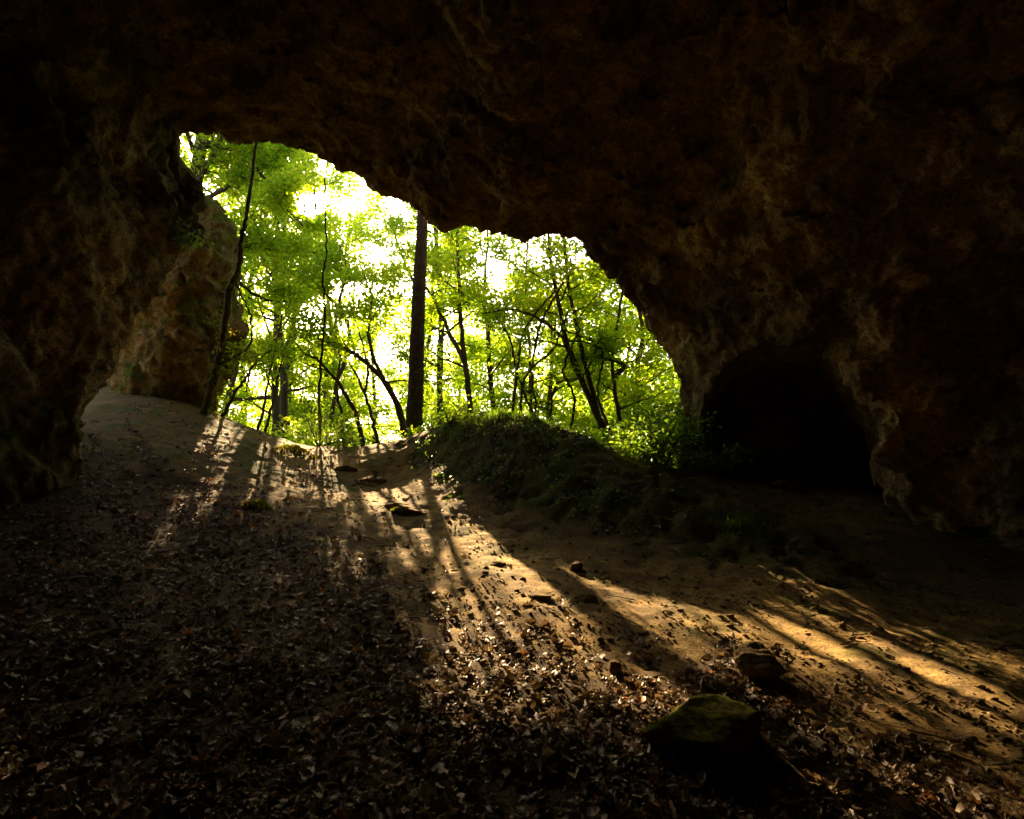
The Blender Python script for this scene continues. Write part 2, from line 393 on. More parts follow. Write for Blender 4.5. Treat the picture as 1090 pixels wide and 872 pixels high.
def on_ground(u, v, dmin=2.0, dmax=16.0):
    """first ground point along photo direction (u, v)"""
    d = np.linspace(dmin, dmax, 1200); c = (CV - v) / F; a = (u - CU) / F
    dy = CP - SP * c; dz = SP + CP * c
    g = gz(a / dy * d, d); k = np.argmax(H + dz / dy * d <= g)
    if not (H + dz / dy * d[k] <= g[k]): k = len(d) - 1
    return np.array([a / dy * d[k], d[k], g[k]])

def gnormal(x, y, e=.08):
    dx = (gz(x + e, y) - gz(x - e, y)) / (2 * e); dy = (gz(x, y + e) - gz(x, y - e)) / (2 * e)
    n = np.stack([-dx, -dy, np.ones_like(dx)], 1); return n / np.linalg.norm(n, axis=1)[:, None]

# ------------------------------------------------------------------ cave rock
RIM = [(92, 540), (97, 470), (102, 436), (130, 372), (148, 335), (166, 312), (190, 275), (206, 255), (212, 232), (213, 212), (204, 186), (189, 160), (196, 148), (222, 145), (245, 146),
       (275, 149), (302, 158), (335, 172), (360, 182), (385, 190), (415, 208), (440, 222), (462, 236), (484, 243), (500, 240), (516, 247), (531, 257), (548, 254), (575, 249),
       (600, 244), (618, 257), (636, 276), (655, 300), (670, 322), (684, 345), (700, 368), (715, 388), (726, 406), (716, 438), (718, 480), (726, 540), (740, 3000), (60, 3000)]
NICHE = [(740, 430), (750, 402), (778, 382), (820, 374), (878, 370), (904, 396), (922, 424), (936, 456), (942, 488), (956, 520), (966, 560), (984, 3000), (756, 3000), (744, 470)]
def cave_field(p):
    x, y, z = p[:, 0], p[:, 1], p[:, 2]
    u, v = project(p); u = u.astype(np.float32); v = v.astype(np.float32)
    w1 = fbm(p, 3, .45, seed=5.0); w2 = fbm(p, 3, 1.5, seed=2.0)
    ch = (np.sqrt(((x - 1.3) / 7.2) ** 2 + ((y - 3.0) / 7.4) ** 2 + ((z - 1.0) / 5.6) ** 2) - 1) * 5.5
    drim = np.interp(u, [90, 200, 300, 415, 543, 640, 720, 900], [8.6, 9.6, 10.7, 10.8, 10.2, 10.6, 11.2, 11.2])
    dl = y - drim
    sd = poly_sd(u, v, RIM)
    grow = np.where(dl < 0, 40 * np.abs(dl) ** 1.15, (42 - 32 * sstep(640, 700, u)) * dl)
    grow = grow * (1 + 1.4 * sstep(270, 150, u) * (dl < 0))
    mouth = (sd - grow) * np.maximum(y, 2.0) / F
    mouth = np.maximum(mouth, 3.0 - y)
    nic = (poly_sd(u, v, NICHE) + 14 * (y - 9.5)) * np.maximum(y, 2) / F
    nic = np.maximum(nic, np.maximum(6.5 - y, y - 12.2))
    k = .5
    h = np.clip(.5 + .5 * (mouth - ch) / k, 0, 1)
    air = mouth * (1 - h) + ch * h - k * h * (1 - h)
    air = np.minimum(air, nic)
    calm = sstep(.25, 1.6, np.abs(dl)) * .8 + .2
    air = air + calm * (.32 * w1 + .16 * w2) + .03 * w2
    block = np.maximum(np.maximum(np.abs(x - 1) - 10.6, np.abs(y - 3.9) - 9.9 + .3 * w1), z - 10.8)
    return np.maximum(block, -air)

h = .1
ox, oy, oz = -9.9, -6.3, -.8
X = np.arange(ox, 11.9, h); Y = np.arange(oy, 14.1, h); Z = np.arange(oz, 11.1, h)
# coarse pass first, then evaluate only near the surface
hc = .4
Xc = np.arange(ox, 12.3, hc); Yc = np.arange(oy, 14.5, hc); Zc = np.arange(oz, 11.5, hc)
pc = np.stack(np.meshgrid(Xc, Yc, Zc, indexing='ij'), -1).reshape(-1, 3)
Cg = cave_field(pc).reshape(len(Xc), len(Yc), len(Zc))
G = np.repeat(np.repeat(np.repeat(Cg, 4, 0), 4, 1), 4, 2)[:len(X), :len(Y), :len(Z)].astype(np.float32)
sel = np.nonzero(np.abs(G) < 1.0)
pf = np.stack([X[sel[0]], Y[sel[1]], Z[sel[2]]], 1).astype(np.float32)
for s in range(0, len(pf), 400000):
    e = slice(s, s + 400000)
    G[sel[0][e], sel[1][e], sel[2][e]] = cave_field(pf[e])
cv, cf = surface_nets(G, (ox, oy, oz), h)

def vnormals(v, f):
    n = np.zeros_like(v); a = np.cross(v[f[:, 2]] - v[f[:, 0]], v[f[:, 3]] - v[f[:, 1]])
    for k in range(4): np.add.at(n, f[:, k], a)
    return n / (np.linalg.norm(n, axis=1)[:, None] + 1e-9)

def subdivide(v, f, keep=None):
    """split every quad of the kept faces in four (all faces here), linear"""
    e = np.concatenate([f[:, [0, 1]], f[:, [1, 2]], f[:, [2, 3]], f[:, [3, 0]]]); es = np.sort(e, 1)
    key = es[:, 0].astype(np.int64) * len(v) + es[:, 1]
    uq, inv = np.unique(key, return_inverse=True)
    ev = (v[uq // len(v)] + v[uq % len(v)]) / 2; n = len(f); o = len(v)
    m = [inv[k * n:(k + 1) * n] + o for k in range(4)]
    c = np.arange(n) + o + len(ev)
    nv = np.concatenate([v, ev, v[f].mean(1)])
    nf = np.concatenate([np.stack([f[:, k], m[k], c, m[k - 1]], 1) for k in range(4)])
    return nv, nf

def roughen(v, f, amps, blocks=()):
    n = vnormals(v, f)
    d = np.zeros(len(v), np.float32)
    for sc_, a, rid in amps: d += a * fbm(v, 4, sc_, gain=.55, seed=sc_ * 3.3, ridged=rid)
    for sc_, a, crack in blocks:
        val, e = cells(v, sc_, seed=sc_)
        d += a * val * sstep(0, .22, e) - crack * sstep(.12, 0, e)
    return v + n * d[:, None]

# keep the faces the cave's inside and its mouth show at full density
cv, cf = subdivide(cv, cf)
cv = roughen(cv, cf, [(.8, .10, False), (2.7, .045, False), (6.5, .028, False), (13.0, .014, False)], [(.9, .10, .05), (2.3, .05, .03), (5.5, .022, .012)])
_cu, _cv = project(cv)
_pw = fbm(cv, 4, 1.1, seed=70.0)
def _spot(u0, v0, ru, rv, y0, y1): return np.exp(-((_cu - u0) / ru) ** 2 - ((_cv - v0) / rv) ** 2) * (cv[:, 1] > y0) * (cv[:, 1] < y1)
pale = (_spot(950, 480, 90, 110, 4, 11) + .55 * _spot(708, 366, 24, 28, 8, 13) + .7 * _spot(765, 200, 60, 70, 4, 11) + .7 * _spot(600, 212, 50, 26, 6, 11) + .45 * _spot(250, 120, 60, 40, 4, 11) + .4 * _spot(120, 320, 70, 110, 4, 10))  # buttress is paler rock; lip and vault spots paint light into the colour
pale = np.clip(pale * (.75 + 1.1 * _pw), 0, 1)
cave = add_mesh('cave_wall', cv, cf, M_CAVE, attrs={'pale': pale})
tag(cave, 'brown limestone cave vault and walls framing the bright opening', 'cave', kind='structure')
cave.data.polygons.foreach_set('use_smooth', np.ones(len(cf), bool))

# ------------------------------------------------------------------ rock stack outside, left of the mouth
PILL = [(70, 520), (95, 400), (130, 330), (160, 280), (188, 232), (214, 206), (232, 216), (246, 245), (254, 268), (256, 292), (250, 312), (260, 326), (261, 350), (254, 378), (247, 400), (236, 418), (226, 438), (214, 470), (200, 560)]
def pill_field(p):
    u, v = project(p)
    w = fbm(p, 4, .9, seed=12.0)
    sd = poly_sd(u.astype(np.float32), v.astype(np.float32), PILL) * 12 / F
    dy = (p[:, 1] - 14.2) / 1.1
    return sd + .7 * dy * dy + .14 * w + .1
hp = .07
Xp = np.arange(-12.4, -5.0, hp); Yp = np.arange(12.2, 16.3, hp); Zp = np.arange(1.6, 10.0, hp)
pp = np.stack(np.meshgrid(Xp, Yp, Zp, indexing='ij'), -1).reshape(-1, 3)
pv, pfc = surface_nets(pill_field(pp).reshape(len(Xp), len(Yp), len(Zp)), (Xp[0], Yp[0], Zp[0]), hp)
pv = roughen(pv, pfc, [(1.6, .10, True), (4.5, .05, False), (9.0, .02, False)], [(1.1, .10, .06), (3.0, .05, .03)])
pl = add_mesh('rock_pillar', pv, pfc, M_PILLAR, loc=(-8.2, 14.2, 3.0))
tag(pl, 'mossy free standing rock pillar just outside the left edge of the cave mouth', 'rock')

# ------------------------------------------------------------------ loose stones
def stone(name, u, v, wpx, ratio, mat, label, cat='stone', group=None, seed=0, sink=.35, flat=1.0, yscale=1.0):
    c = on_ground(u, v)
    r = wpx / F * c[1] / 2
    import bmesh
    bm = bmesh.new(); bmesh.ops.create_icosphere(bm, subdivisions=5 if wpx > 40 else 4, radius=1)
    bm.verts.ensure_lookup_table()
    vv = np.array([x.co[:] for x in bm.verts], np.float32); ff = np.array([[l.index for l in f.verts] for f in bm.faces], np.int32); bm.free()
    rs = np.random.RandomState(seed)
    for _ in range(9):                                      # flat broken faces
        n = rs.normal(size=3); n /= np.linalg.norm(n); off = rs.uniform(.55, .85)
        d = vv @ n - off; vv = vv - np.where(d > 0, d * .85, 0)[:, None] * n
    vv = vv * (1 + .16 * fbm(vv, 4, 1.3, seed=seed * 1.7)[:, None] + .05 * fbm(vv, 3, 5.0, seed=seed)[:, None])
    vv = vv * np.array([r, r * yscale, r * ratio]) + c + np.array([0, r * .3, r * ratio * (1 - 2 * sink)])
    o = add_mesh(name, vv, ff, mat, loc=c)
    return tag(o, label, cat, group)

stone('boulder', 810, 724, 54, .72, M_STONE, 'rounded brown boulder at the lower edge of the sunlit path', seed=4, sink=.08)
stone('mossy_boulder', 756, 806, 150, .5, M_MOSSY, 'large low boulder with yellow green moss and a rusty red side', seed=11, sink=.33, yscale=.9)
stone('stone', 626, 641, 24, .6, M_STONE, 'wide flat stone half buried in the middle of the path', seed=2, sink=.45)
stone('stone', 613, 607, 17, .65, M_STONE, 'small pale stone at the foot of the dark mound', seed=3, sink=.2)
stone('stone', 576, 637, 26, .45, M_STONE, 'low dark stone lying left of the flat half buried one', seed=5, sink=.62)
stone('stone', 529, 602, 18, .4, M_STONE, 'single low stone in the shaded middle of the path', seed=6)
stone('stone', 655, 716, 17, .8, M_STONE, 'egg shaped grey stone among the dry leaves left of the boulder', seed=7, sink=.2)
stone('stone', 585, 815, 24, .7, M_STONE, 'rounded stone in dark leaf litter left of the mossy boulder', seed=8)
stone('stone', 430, 798, 14, .8, M_STONE, 'small round stone in the front leaf litter', seed=9)
stone('rock_ledge', 392, 514, 50, .42, M_STONE, 'upper rock ledge breaking through the path below the sill', 'rock', seed=14, sink=.7)
stone('rock_ledge', 430, 542, 62, .38, M_STONE, 'lower rock ledge beside the foot of the mound', 'rock', seed=15, sink=.7)
stone('rock_ledge', 366, 499, 30, .42, M_STONE, 'short rock ledge left of the upper ledge', 'rock', seed=16, sink=.7)
stone('stone', 843, 523, 36, .5, M_STONE, 'pale stone lying in the dark mouth of the side hollow', seed=17, sink=.2)

# ------------------------------------------------------------------ leaf geometry
def leaf_cards(pos, ldir, nrm, ln, wd, fold, rng):
    """two-sided folded leaves: (n*4 verts, two triangles each); returns v, f"""
    n = len(pos)
    ldir = ldir / (np.linalg.norm(ldir, axis=1)[:, None] + 1e-9)
    side = np.cross(ldir, nrm); side /= np.linalg.norm(side, axis=1)[:, None] + 1e-9
    up = np.cross(side, ldir)
    ln = np.asarray(ln)[:, None]; wd = np.asarray(wd)[:, None]
    b = pos; t = pos + ldir * ln - up * ln * .12
    m = pos + ldir * ln * .45
    l = m + side * wd * .5 + up * wd * fold; r = m - side * wd * .5 + up * wd * fold
    v = np.stack([b, l, t, r], 1).reshape(-1, 3)
    k = np.arange(n)[:, None] * 4
    f = np.concatenate([k + np.array([[0, 3, 2]]), k + np.array([[0, 2, 1]])])
    return v, f

PM = [2.8]
def spray(pts, rng, per, size, spread=.12, flat=.5, aspect=.6):
    """leaves scattered along twig polylines (list of arrays)"""
    pos = []; dr = []
    for q in pts:
        k = max(1, int(per * PM[0] * (.6 + .8 * rng.random())))
        t = rng.uniform(.12, 1.05, k) * (len(q) - 1); i = np.clip(t.astype(int), 0, len(q) - 2); fr = (t - i)[:, None]
        p = q[i] * (1 - fr) + q[i + 1] * fr
        d = q[i + 1] - q[i]; d /= np.linalg.norm(d, axis=1)[:, None] + 1e-9
        j = rng.normal(size=(k, 3)) * np.array([1, 1, flat]) * spread
        pos.append(p + j); dr.append(d * .6 + j / spread * .7)
    pos = np.concatenate(pos); dr = np.concatenate(dr); n = len(pos)
    nr = rng.normal(size=(n, 3)) * .55 + np.array([0, 0, 1.0])
    ln = size * rng.uniform(.65, 1.3, n)
    return pos, dr, nr, ln, ln * aspect * rng.uniform(.8, 1.15, n)

LITPX = [(80, 420), (330, 470), (430, 466), (490, 530), (560, 570), (640, 606), (720, 600), (800, 590), (880, 610), (960, 660), (1120, 720), (1140, 820), (960, 745), (850, 700), (770, 686), (690, 670), (620, 662), (560, 650), (490, 622), (430, 578), (340, 535), (220, 500), (90, 465)]
FLECKS = [(520, 690, 120, 34, .9), (485, 772, 45, 45, .85), (280, 640, 70, 22, .5), (262, 532, 50, 20, .75), (250, 490, 70, 24, .88), (330, 720, 50, 18, .6), (600, 760, 60, 20, .7), (380, 610, 60, 22, .6), (745, 768, 80, 34, .96)]
VINE_LIT = [P(240, 350, 12.0)]
def sun_gap(pos):
    """how much each point stands in the way of the light that reaches the bright path (0..1)"""
    p = np.asarray(pos, float); best = np.full(len(p), -1.0); k = SUN / SUN[1]
    gp = np.zeros((len(p), 3)); found = np.zeros(len(p), bool)
    for y in np.concatenate([np.arange(44, 13.6, -1.0), np.arange(13.4, 3.4, -.3)]):
        s = p[:, 1] - y
        q = p - k[None] * s[:, None]
        hit = (~found) & (s > .2) & (q[:, 2] <= gz(q[:, 0], q[:, 1])) & (np.abs(q[:, 0]) < (40 if y > 13.5 else 9))
        gp[hit] = q[hit] if y < 13.5 else (0, 1, -5); found |= hit
    gp[~found] = (0, 1, -5)
    u, v = project(gp)
    sd = poly_sd(u.astype(np.float32), v.astype(np.float32), LITPX)
    # streaks: the light comes through in bars along the sun's bearing
    ac = gp[:, 0] * .942 + gp[:, 1] * .335
    bars = .5 + .5 * np.sin(ac * 4.1 + 1.1) * np.cos(ac * 1.7)
    g = np.where(found, sstep(10, -12, sd), 0) * (.93 + .07 * bars)
    for cu, cv_, ru, rv, a in FLECKS:                       # weaker flecks of light on the leaf litter and the left slope
        e = ((u - cu) / ru) ** 2 + ((v - cv_) / rv) ** 2
        g = np.maximum(g, np.where(found, a * sstep(1.3, .5, e), 0))
    for t in VINE_LIT:                                      # light that catches the mossy liana
        r_ = p - t; s = r_ @ SUN
        g = np.maximum(g, .8 * (s > .3) * (np.linalg.norm(r_ - s[:, None] * SUN, axis=1) < .32))
    return g

STAT = {'leaves': 0}
class Foliage:
    def __init__(self): self.a = []
    def add(self, *a): self.a.append(a)
    def build(self, name, mat, parent, rng, loc=None, cull=True, fold=.15, shape=None, keep=0.0, tint=0.0):
        pos, dr, nr, ln, wd = (np.concatenate([x[i] for x in self.a]) for i in range(5))
        if cull:
            g = sun_gap(pos); m = rng.random(len(pos)) > g * .985
            a = pos - [0, 0, H]; a /= np.linalg.norm(a, axis=1)[:, None]
            m &= (a @ SUN < np.cos(np.radians(1.35 + .6 * fbm(a, 3, 26.0, seed=8.0))))                # the gap the sun itself shines through
            m &= pos[:, 2] > gz(pos[:, 0], pos[:, 1]) + .02
            pos, dr, nr, ln, wd = pos[m], dr[m], nr[m], ln[m], wd[m]
        if len(pos) == 0: return None
        v, f = leaf_cards(pos, dr, nr, ln, wd, fold, rng)
        clump = fbm(pos, 2, .8, seed=4.0) * .35
        rnd = np.clip(rng.random(len(pos)) * .75 + .12 + clump + tint, 0, 1)
        STAT['leaves'] += len(pos)
        return add_mesh(name, v if loc is None else v - np.asarray(loc, np.float32), f, mat, parent, smooth=False, attrs={'rnd': np.repeat(rnd, 4)})

def limb(rng, p, d, ln, r, n=7, up=.25, wig=.16):
    pts = [np.array(p, float)]; d = np.array(d, float); d /= np.linalg.norm(d)
    for k in range(n - 1):
        d = d + rng.normal(size=3) * wig + np.array([0, 0, up / n]); d /= np.linalg.norm(d)
        pts.append(pts[-1] + d * ln / (n - 1))
    return np.array(pts), np.linspace(r, max(r * .25, .004), n)

def branch_out(tb, fol, rng, stem, rad, start, nb, blen, per, size, up=.3, el=(0, .6), lean=None, twigs=5):
    m = len(stem)
    az = rng.uniform(0, 6.28)
    for b in range(nb):
        f = start + (1 - start) * (b + rng.random()) / nb
        t = f * (m - 1); i = min(int(t), m - 2); fr = t - i
        p = stem[i] * (1 - fr) + stem[i + 1] * fr; r = rad[i] * (1 - fr) + rad[i + 1] * fr
        az += 2.4 + rng.uniform(-.4, .4); e = rng.uniform(*el)
        d = np.array([math.cos(az) * math.cos(e), math.sin(az) * math.cos(e), math.sin(e)])
        if lean is not None: d = d + np.array(lean) * .6
        L_ = blen * rng.uniform(.6, 1.2) * (1.1 - .5 * f)
        q, qr = limb(rng, p, d, L_, max(r * .5, .008), up=up)
        tws = []
        for k in range(twigs):
            j = rng.integers(2, len(q)); dd = q[j] - q[j - 1]; dd /= np.linalg.norm(dd)
            dd = dd + rng.normal(size=3) * np.array([.8, .8, .35])
            tws.append(limb(rng, q[j], dd, L_ * rng.uniform(.25, .5), max(qr[j] * .5, .004), n=5, up=.05))
        g = sun_gap(np.concatenate([q] + [w_[0] for w_ in tws])); lucky = rng.random(1 + twigs)
        if g[1:7].mean() > .3 and lucky[0] > .12: continue              # boughs that would stand in the light shaft are missing
        tb.add(q, qr, 5); tw = [q[len(q) // 2:]]
        for k, (w_, wr) in enumerate(tws):
            if g[7 + 5 * k:12 + 5 * k].mean() > .3 and lucky[k + 1] > .12: continue
            tb.add(w_, wr, 4); tw.append(w_)
        fol.add(*spray(tw, rng, per, size, spread=size * 1.3))

def traced(stems, d0, bark, leaf, label, crown=None, cat='tree', name='tree', group=None, seed=0, sink=.6, leafsize=.13, seg=8):
    """a tree whose stems follow the photo: stems = [(points [(u, v[, d])], width0 px, width1 px, crown spec)]"""
    rng = np.random.default_rng(seed)
    tb = Tubes(); fol = Foliage(); base = None
    for pts, w0, w1, cr in stems:
        q = np.array([P(a[0], a[1], a[2] if len(a) > 2 else d0) for a in pts])
        if base is None:
            g = gz(q[0, 0], q[0, 1])[0]
            if q[0, 2] > g - .1 and sink: q = np.vstack([[q[0, 0], q[0, 1], g - .3], q])
            base = np.array([q[0, 0], q[0, 1], max(q[0, 2], g)])
        n = max(10, len(q) * 5)
        q = smooth_line(q, n); q[1:-1] += rng.normal(size=(n - 2, 3)) * .012
        rad = np.linspace(w0, w1, n) / F * d0 / 2
        tb.add(q, rad * (1 + .06 * rng.normal(size=n)), seg)
        if cr:
            branch_out(tb, fol, rng, q, rad, cr.get('start', .4), cr.get('n', 8), cr.get('len', 1.4), cr.get('per', 14), cr.get('size', leafsize), up=cr.get('up', .2), el=cr.get('el', (-.1, .6)), lean=cr.get('lean'), twigs=cr.get('twigs', 5))
    o = empty(name, base, label, cat, group)
    tb.build('trunk', bark, o); o.children[0].data.transform(__import__('mathutils').Matrix.Translation(-Vector(base)))
    if fol.a: fol.build('crown', leaf, o, rng, loc=base)
    return o

# big straight trunk in front of the wood, crown above the cave mouth
def tall_tree():
    rng = np.random.default_rng(5)
    q = smooth_line([P(436, 500, 14.6), P(440, 462, 14.6), P(443, 390, 14.6), P(446, 310, 14.6), P(450, 228, 14.6), P(453, 120, 14.6), P(452, -20, 14.6)], 60)
    q[0, 2] = min(q[0, 2], gz(q[0, 0], q[0, 1])[0] - .3)
    base = np.array([q[0, 0], q[0, 1], gz(q[0, 0], q[0, 1])[0]])
    n = len(q); rad = (np.interp(np.arange(n), [0, 4, 12, 40, 59], [15.5, 10, 8.8, 6.4, 4.5])) / F * 14.6
    tb = Tubes(); tb.add(q, rad, 16, wob=.07, rng=rng); fol = Foliage()
    branch_out(tb, fol, rng, q, rad, .78, 14, 3.2, 22, .16)
    o = empty('tall_tree', base, 'tall straight ivy speckled trunk standing on the sill and rising behind the cave lip', 'tree')
    M_ = __import__('mathutils').Matrix.Translation(-Vector(base))
    t = tb.build('trunk', M_BARK, o); t.data.transform(M_)
    fol.build('crown', M_LEAF, o, rng, loc=base)
    iv = Foliage()                                            # small ivy leaves up the trunk
    k = 520; tt = rng.uniform(0, 34, k); i = tt.astype(int); fr = (tt - i)[:, None]
    c = q[i] * (1 - fr) + q[i + 1] * fr; r_ = rad[i]
    th = rng.uniform(0, 6.28, k); nd = np.stack([np.cos(th), np.sin(th), np.zeros(k)], 1)
    iv.add(c + nd * r_[:, None] * 1.06, np.stack([-nd[:, 1], nd[:, 0], -np.ones(k)], 1), nd + rng.normal(size=(k, 3)) * .35, rng.uniform(.05, .1, k), rng.uniform(.05, .09, k))
    iv.build('ivy', M_DARKLEAF, o, rng, loc=base, cull=False)
tall_tree()

C = lambda **k: k
TREES = [
 ('arching dark tree bending left over the sill beside the tall straight trunk', 15.6, 21, M_BARK, M_LEAF,
  [([(433, 490), (426, 440), (410, 408), (390, 386), (366, 371), (338, 360)], 9, 3, C(n=9, start=.45, len=1.6)),
   ([(428, 452), (418, 420), (402, 392), (392, 352), (396, 318), (386, 290)], 6, 2, C(n=9, start=.4, len=1.5))]),
 ('slender tree left of the sill centre leaning left, stem kinked halfway up', 16.0, 22, M_BARK, M_LEAF,
  [([(388, 480), (377, 438), (358, 406), (341, 386), (322, 374), (305, 352)], 6, 2, C(n=9, start=.4, len=1.5))]),
 ('thin upright stem between two leaning stems on the sill', 16.6, 23, M_BARK, M_LEAF,
  [([(366, 482), (363, 440), (358, 412), (362, 380), (357, 350)], 4.5, 1.6, C(n=8, start=.35, len=1.3))]),
 ('slim tree just left of the arching tree, forked under its crown', 16.2, 24, M_BARK, M_LEAF,
  [([(403, 480), (396, 446), (388, 418), (380, 400), (371, 384)], 5, 2, C(n=7, start=.4, len=1.3)),
   ([(388, 418), (392, 396), (386, 368), (378, 340)], 3.5, 1.4, C(n=7, start=.3, len=1.3))]),
 ('thin paired stems rising from the left ledge of the sill', 14.4, 25, M_BARK, M_LEAF,
  [([(273, 470), (282, 424), (291, 380), (300, 335)], 3.2, 1.2, C(n=6, start=.45, len=1.3, per=5, size=.09)),
   ([(282, 462), (290, 430), (297, 396), (306, 362)], 3.2, 1.2, C(n=6, start=.45, len=1.3, per=5, size=.09))]),
 ('crooked sapling bending right at the foot of the rock pillar', 13.6, 26, M_BARK, M_LEAF,
  [([(234, 450), (249, 420), (262, 402), (272, 386), (290, 372)], 4, 1.5, C(n=6, start=.4, len=1.3, per=6, size=.09))]),
 ('dark forked tree right of the tall straight trunk with a long left limb', 17.2, 27, M_BARK, M_LEAF,
  [([(501, 450), (498, 412), (494, 386), (481, 360), (469, 334), (456, 310), (440, 292)], 8, 3, C(n=10, start=.4, len=1.7)),
   ([(496, 396), (491, 352), (489, 310), (487, 258), (484, 220)], 6, 2.5, C(n=12, start=.25, len=1.7))]),
 ('mossy tree at the right of the mouth leaning left with three stems', 14.2, 28, M_BARKMOSS, M_LEAF,
  [([(646, 470), (622, 412), (605, 370), (596, 330), (588, 290), (582, 240)], 9, 3, C(n=10, start=.4, len=1.5, per=8)),
   ([(640, 455), (624, 390), (612, 340), (604, 296), (600, 250)], 6, 3, C(n=9, start=.45, len=1.4, per=8)),
   ([(628, 425), (606, 372), (578, 342), (545, 330), (512, 334)], 5, 1.5, C(n=8, start=.4, len=1.1, per=6))]),
 ('slim tree behind the crest of the mound, bent to the left', 15.2, 29, M_BARK, M_LEAF,
  [([(572, 460), (560, 424), (548, 388), (541, 356), (520, 330)], 4.5, 1.6, C(n=9, start=.3, len=1.3))]),
 ('shadowed tree close to the right wall of the mouth', 14.6, 30, M_BARKMOSS, M_LEAF,
  [([(664, 470), (655, 420), (652, 380), (660, 330), (664, 290)], 6, 2, C(n=12, start=.2, len=1.4, per=8)),
   ([(655, 402), (664, 388), (640, 381), (622, 382)], 6, 2.5, C(n=5, start=.3, len=.8))]),
 ('thin pole tree with a straight stem right of the forked dark tree', 18.0, 31, M_BARK, M_LEAF,
  [([(565, 470), (564, 380), (560, 310), (562, 250)], 4.5, 2, C(n=12, start=.3, len=1.6))]),
 ('pale leaning tree under the sun with wide limbs', 19.5, 32, M_BARK, M_FARLEAF,
  [([(350, 480), (356, 420), (372, 360), (362, 320), (370, 290), (362, 262)], 6, 2, C(n=13, start=.35, len=2.0)),
   ([(371, 345), (352, 318), (330, 302), (306, 296)], 4, 1.5, C(n=9, start=.2, len=1.7))]),
 ('tree behind the rock pillar spreading leafy boughs across the upper left', 16.0, 33, M_BARK, M_LEAF,
  [([(196, 480), (205, 400), (212, 300), (208, 200), (216, 140), (222, 60)], 22, 11, C(n=10, start=.55, len=2.6, per=24)),
   ([(210, 215), (240, 200), (262, 168), (285, 142)], 6, 2.5, C(n=9, start=.1, len=1.5, per=20)),
   ([(215, 150), (250, 162), (275, 182), (300, 216), (322, 240)], 5, 2, C(n=12, start=.1, len=1.6, per=22)),
   ([(208, 240), (240, 262), (268, 262), (296, 268)], 5, 2, C(n=10, start=.2, len=1.5, per=20)),
   ([(208, 290), (250, 300), (280, 318), (310, 322)], 5, 2, C(n=10, start=.3, len=1.5, per=20))]),
 ('tree left of the sun whose boughs cross in front of the glare', 20.0, 34, M_BARK, M_FARLEAF,
  [([(300, 490), (302, 400), (296, 330), (304, 270), (300, 200), (310, 120)], 10, 4, C(n=18, start=.3, len=2.4, per=22)),
   ([(302, 270), (330, 268), (352, 284), (386, 300)], 4, 1.6, C(n=9, start=.2, len=1.3, per=14)),
   ([(300, 230), (286, 200), (270, 170), (262, 130)], 5, 2, C(n=10, start=.2, len=1.8, per=22))]),
 ('tall tree right of the sun, crown reaching the cave lip', 22.0, 35, M_BARK, M_FARLEAF,
  [([(470, 480), (468, 400), (470, 320), (464, 250), (470, 180), (466, 100)], 9, 4, C(n=18, start=.3, len=2.6, per=24)),
   ([(470, 340), (440, 300), (424, 262), (416, 230)], 5, 2, C(n=8, start=.3, len=1.4, per=18))]),
]
for lab, d, seed, bark, leaf, stems in TREES:
    traced(stems, d, bark, leaf, lab, seed=seed)

# ------------------------------------------------------------------ wood beyond
def wood_tree(x, y, hgt, spread, r, n, per, size, seed, label, group, low=.2, mat=None, bark=None):
    rng = np.random.default_rng(seed)
    g = gz(x, y)[0]; base = np.array([x, y, g])
    lean = rng.normal(size=2) * .06
    m = 16; t = np.linspace(0, 1, m)
    stem = np.stack([x + lean[0] * hgt * t + .12 * np.sin(t * 5 + seed) * r * 6, y + lean[1] * hgt * t, g - .3 + (hgt + .3) * t], 1)
    stem[1:] += np.cumsum(rng.normal(size=(m - 1, 3)) * np.array([.05, .05, 0]), 0)
    rad = r * (1 - .8 * t)
    tb = Tubes(); tb.add(stem, rad, 8); fol = Foliage()
    branch_out(tb, fol, rng, stem, rad, low, n, spread, per, size, up=.35, el=(0, .75), twigs=6)
    o = empty('woodland_tree', base, label, 'tree', group)
    tk = tb.build('trunk', bark or M_BARK, o); tk.data.transform(__import__('mathutils').Matrix.Translation(-Vector(base)))
    fol.build('crown', mat or M_FARLEAF, o, rng, loc=base)

rs = np.random.default_rng(77)
WOOD = []
for k in range(34):
    y = 20 + 27 * (k / 34) + rs.uniform(-1, 1)
    a = ((k * 0.618034) % 1.0)
    ang = math.radians(-34 + 52 * a)
    WOOD.append((y * math.tan(ang), y, rs.uniform(9, 13) + .08 * (y - 20)))
for k, (x, y, hh) in enumerate(WOOD):
    wood_tree(x, y, hh, 3.0, rs.uniform(.09, .17), 16, 22, .165, 100 + k, 'slender sunlit woodland tree standing back in the wood beyond the sill', 'woodland trees beyond the sill', low=.06)
for k, (x, y, hh) in enumerate([(-9.5, 25, 17), (-7.2, 27, 18), (-12.5, 29, 19), (-5.0, 29, 17), (-10.5, 33, 21), (-14.5, 26, 17), (-3.0, 33, 17), (-8.6, 21.5, 15), (-11.5, 23, 17), (-9.0, 38, 24)]):
    wood_tree(x, y, hh, 3.4, .17, 26, 16, .18, 150 + k, 'tall woodland tree rising high behind the slender ones, crown near the sun', 'tall woodland trees below the sun', low=.3)
for k in range(16):
    a = math.radians(-33 + 44 * ((k * .618034 + .3) % 1)); y = 46 + 1.3 * k
    wood_tree(y * math.tan(a), y, rs.uniform(11, 16), 4.2, .2, 20, 12, .34, 500 + k, 'hazy distant tree in the far rank of the wood', 'distant trees of the wood', low=.05)
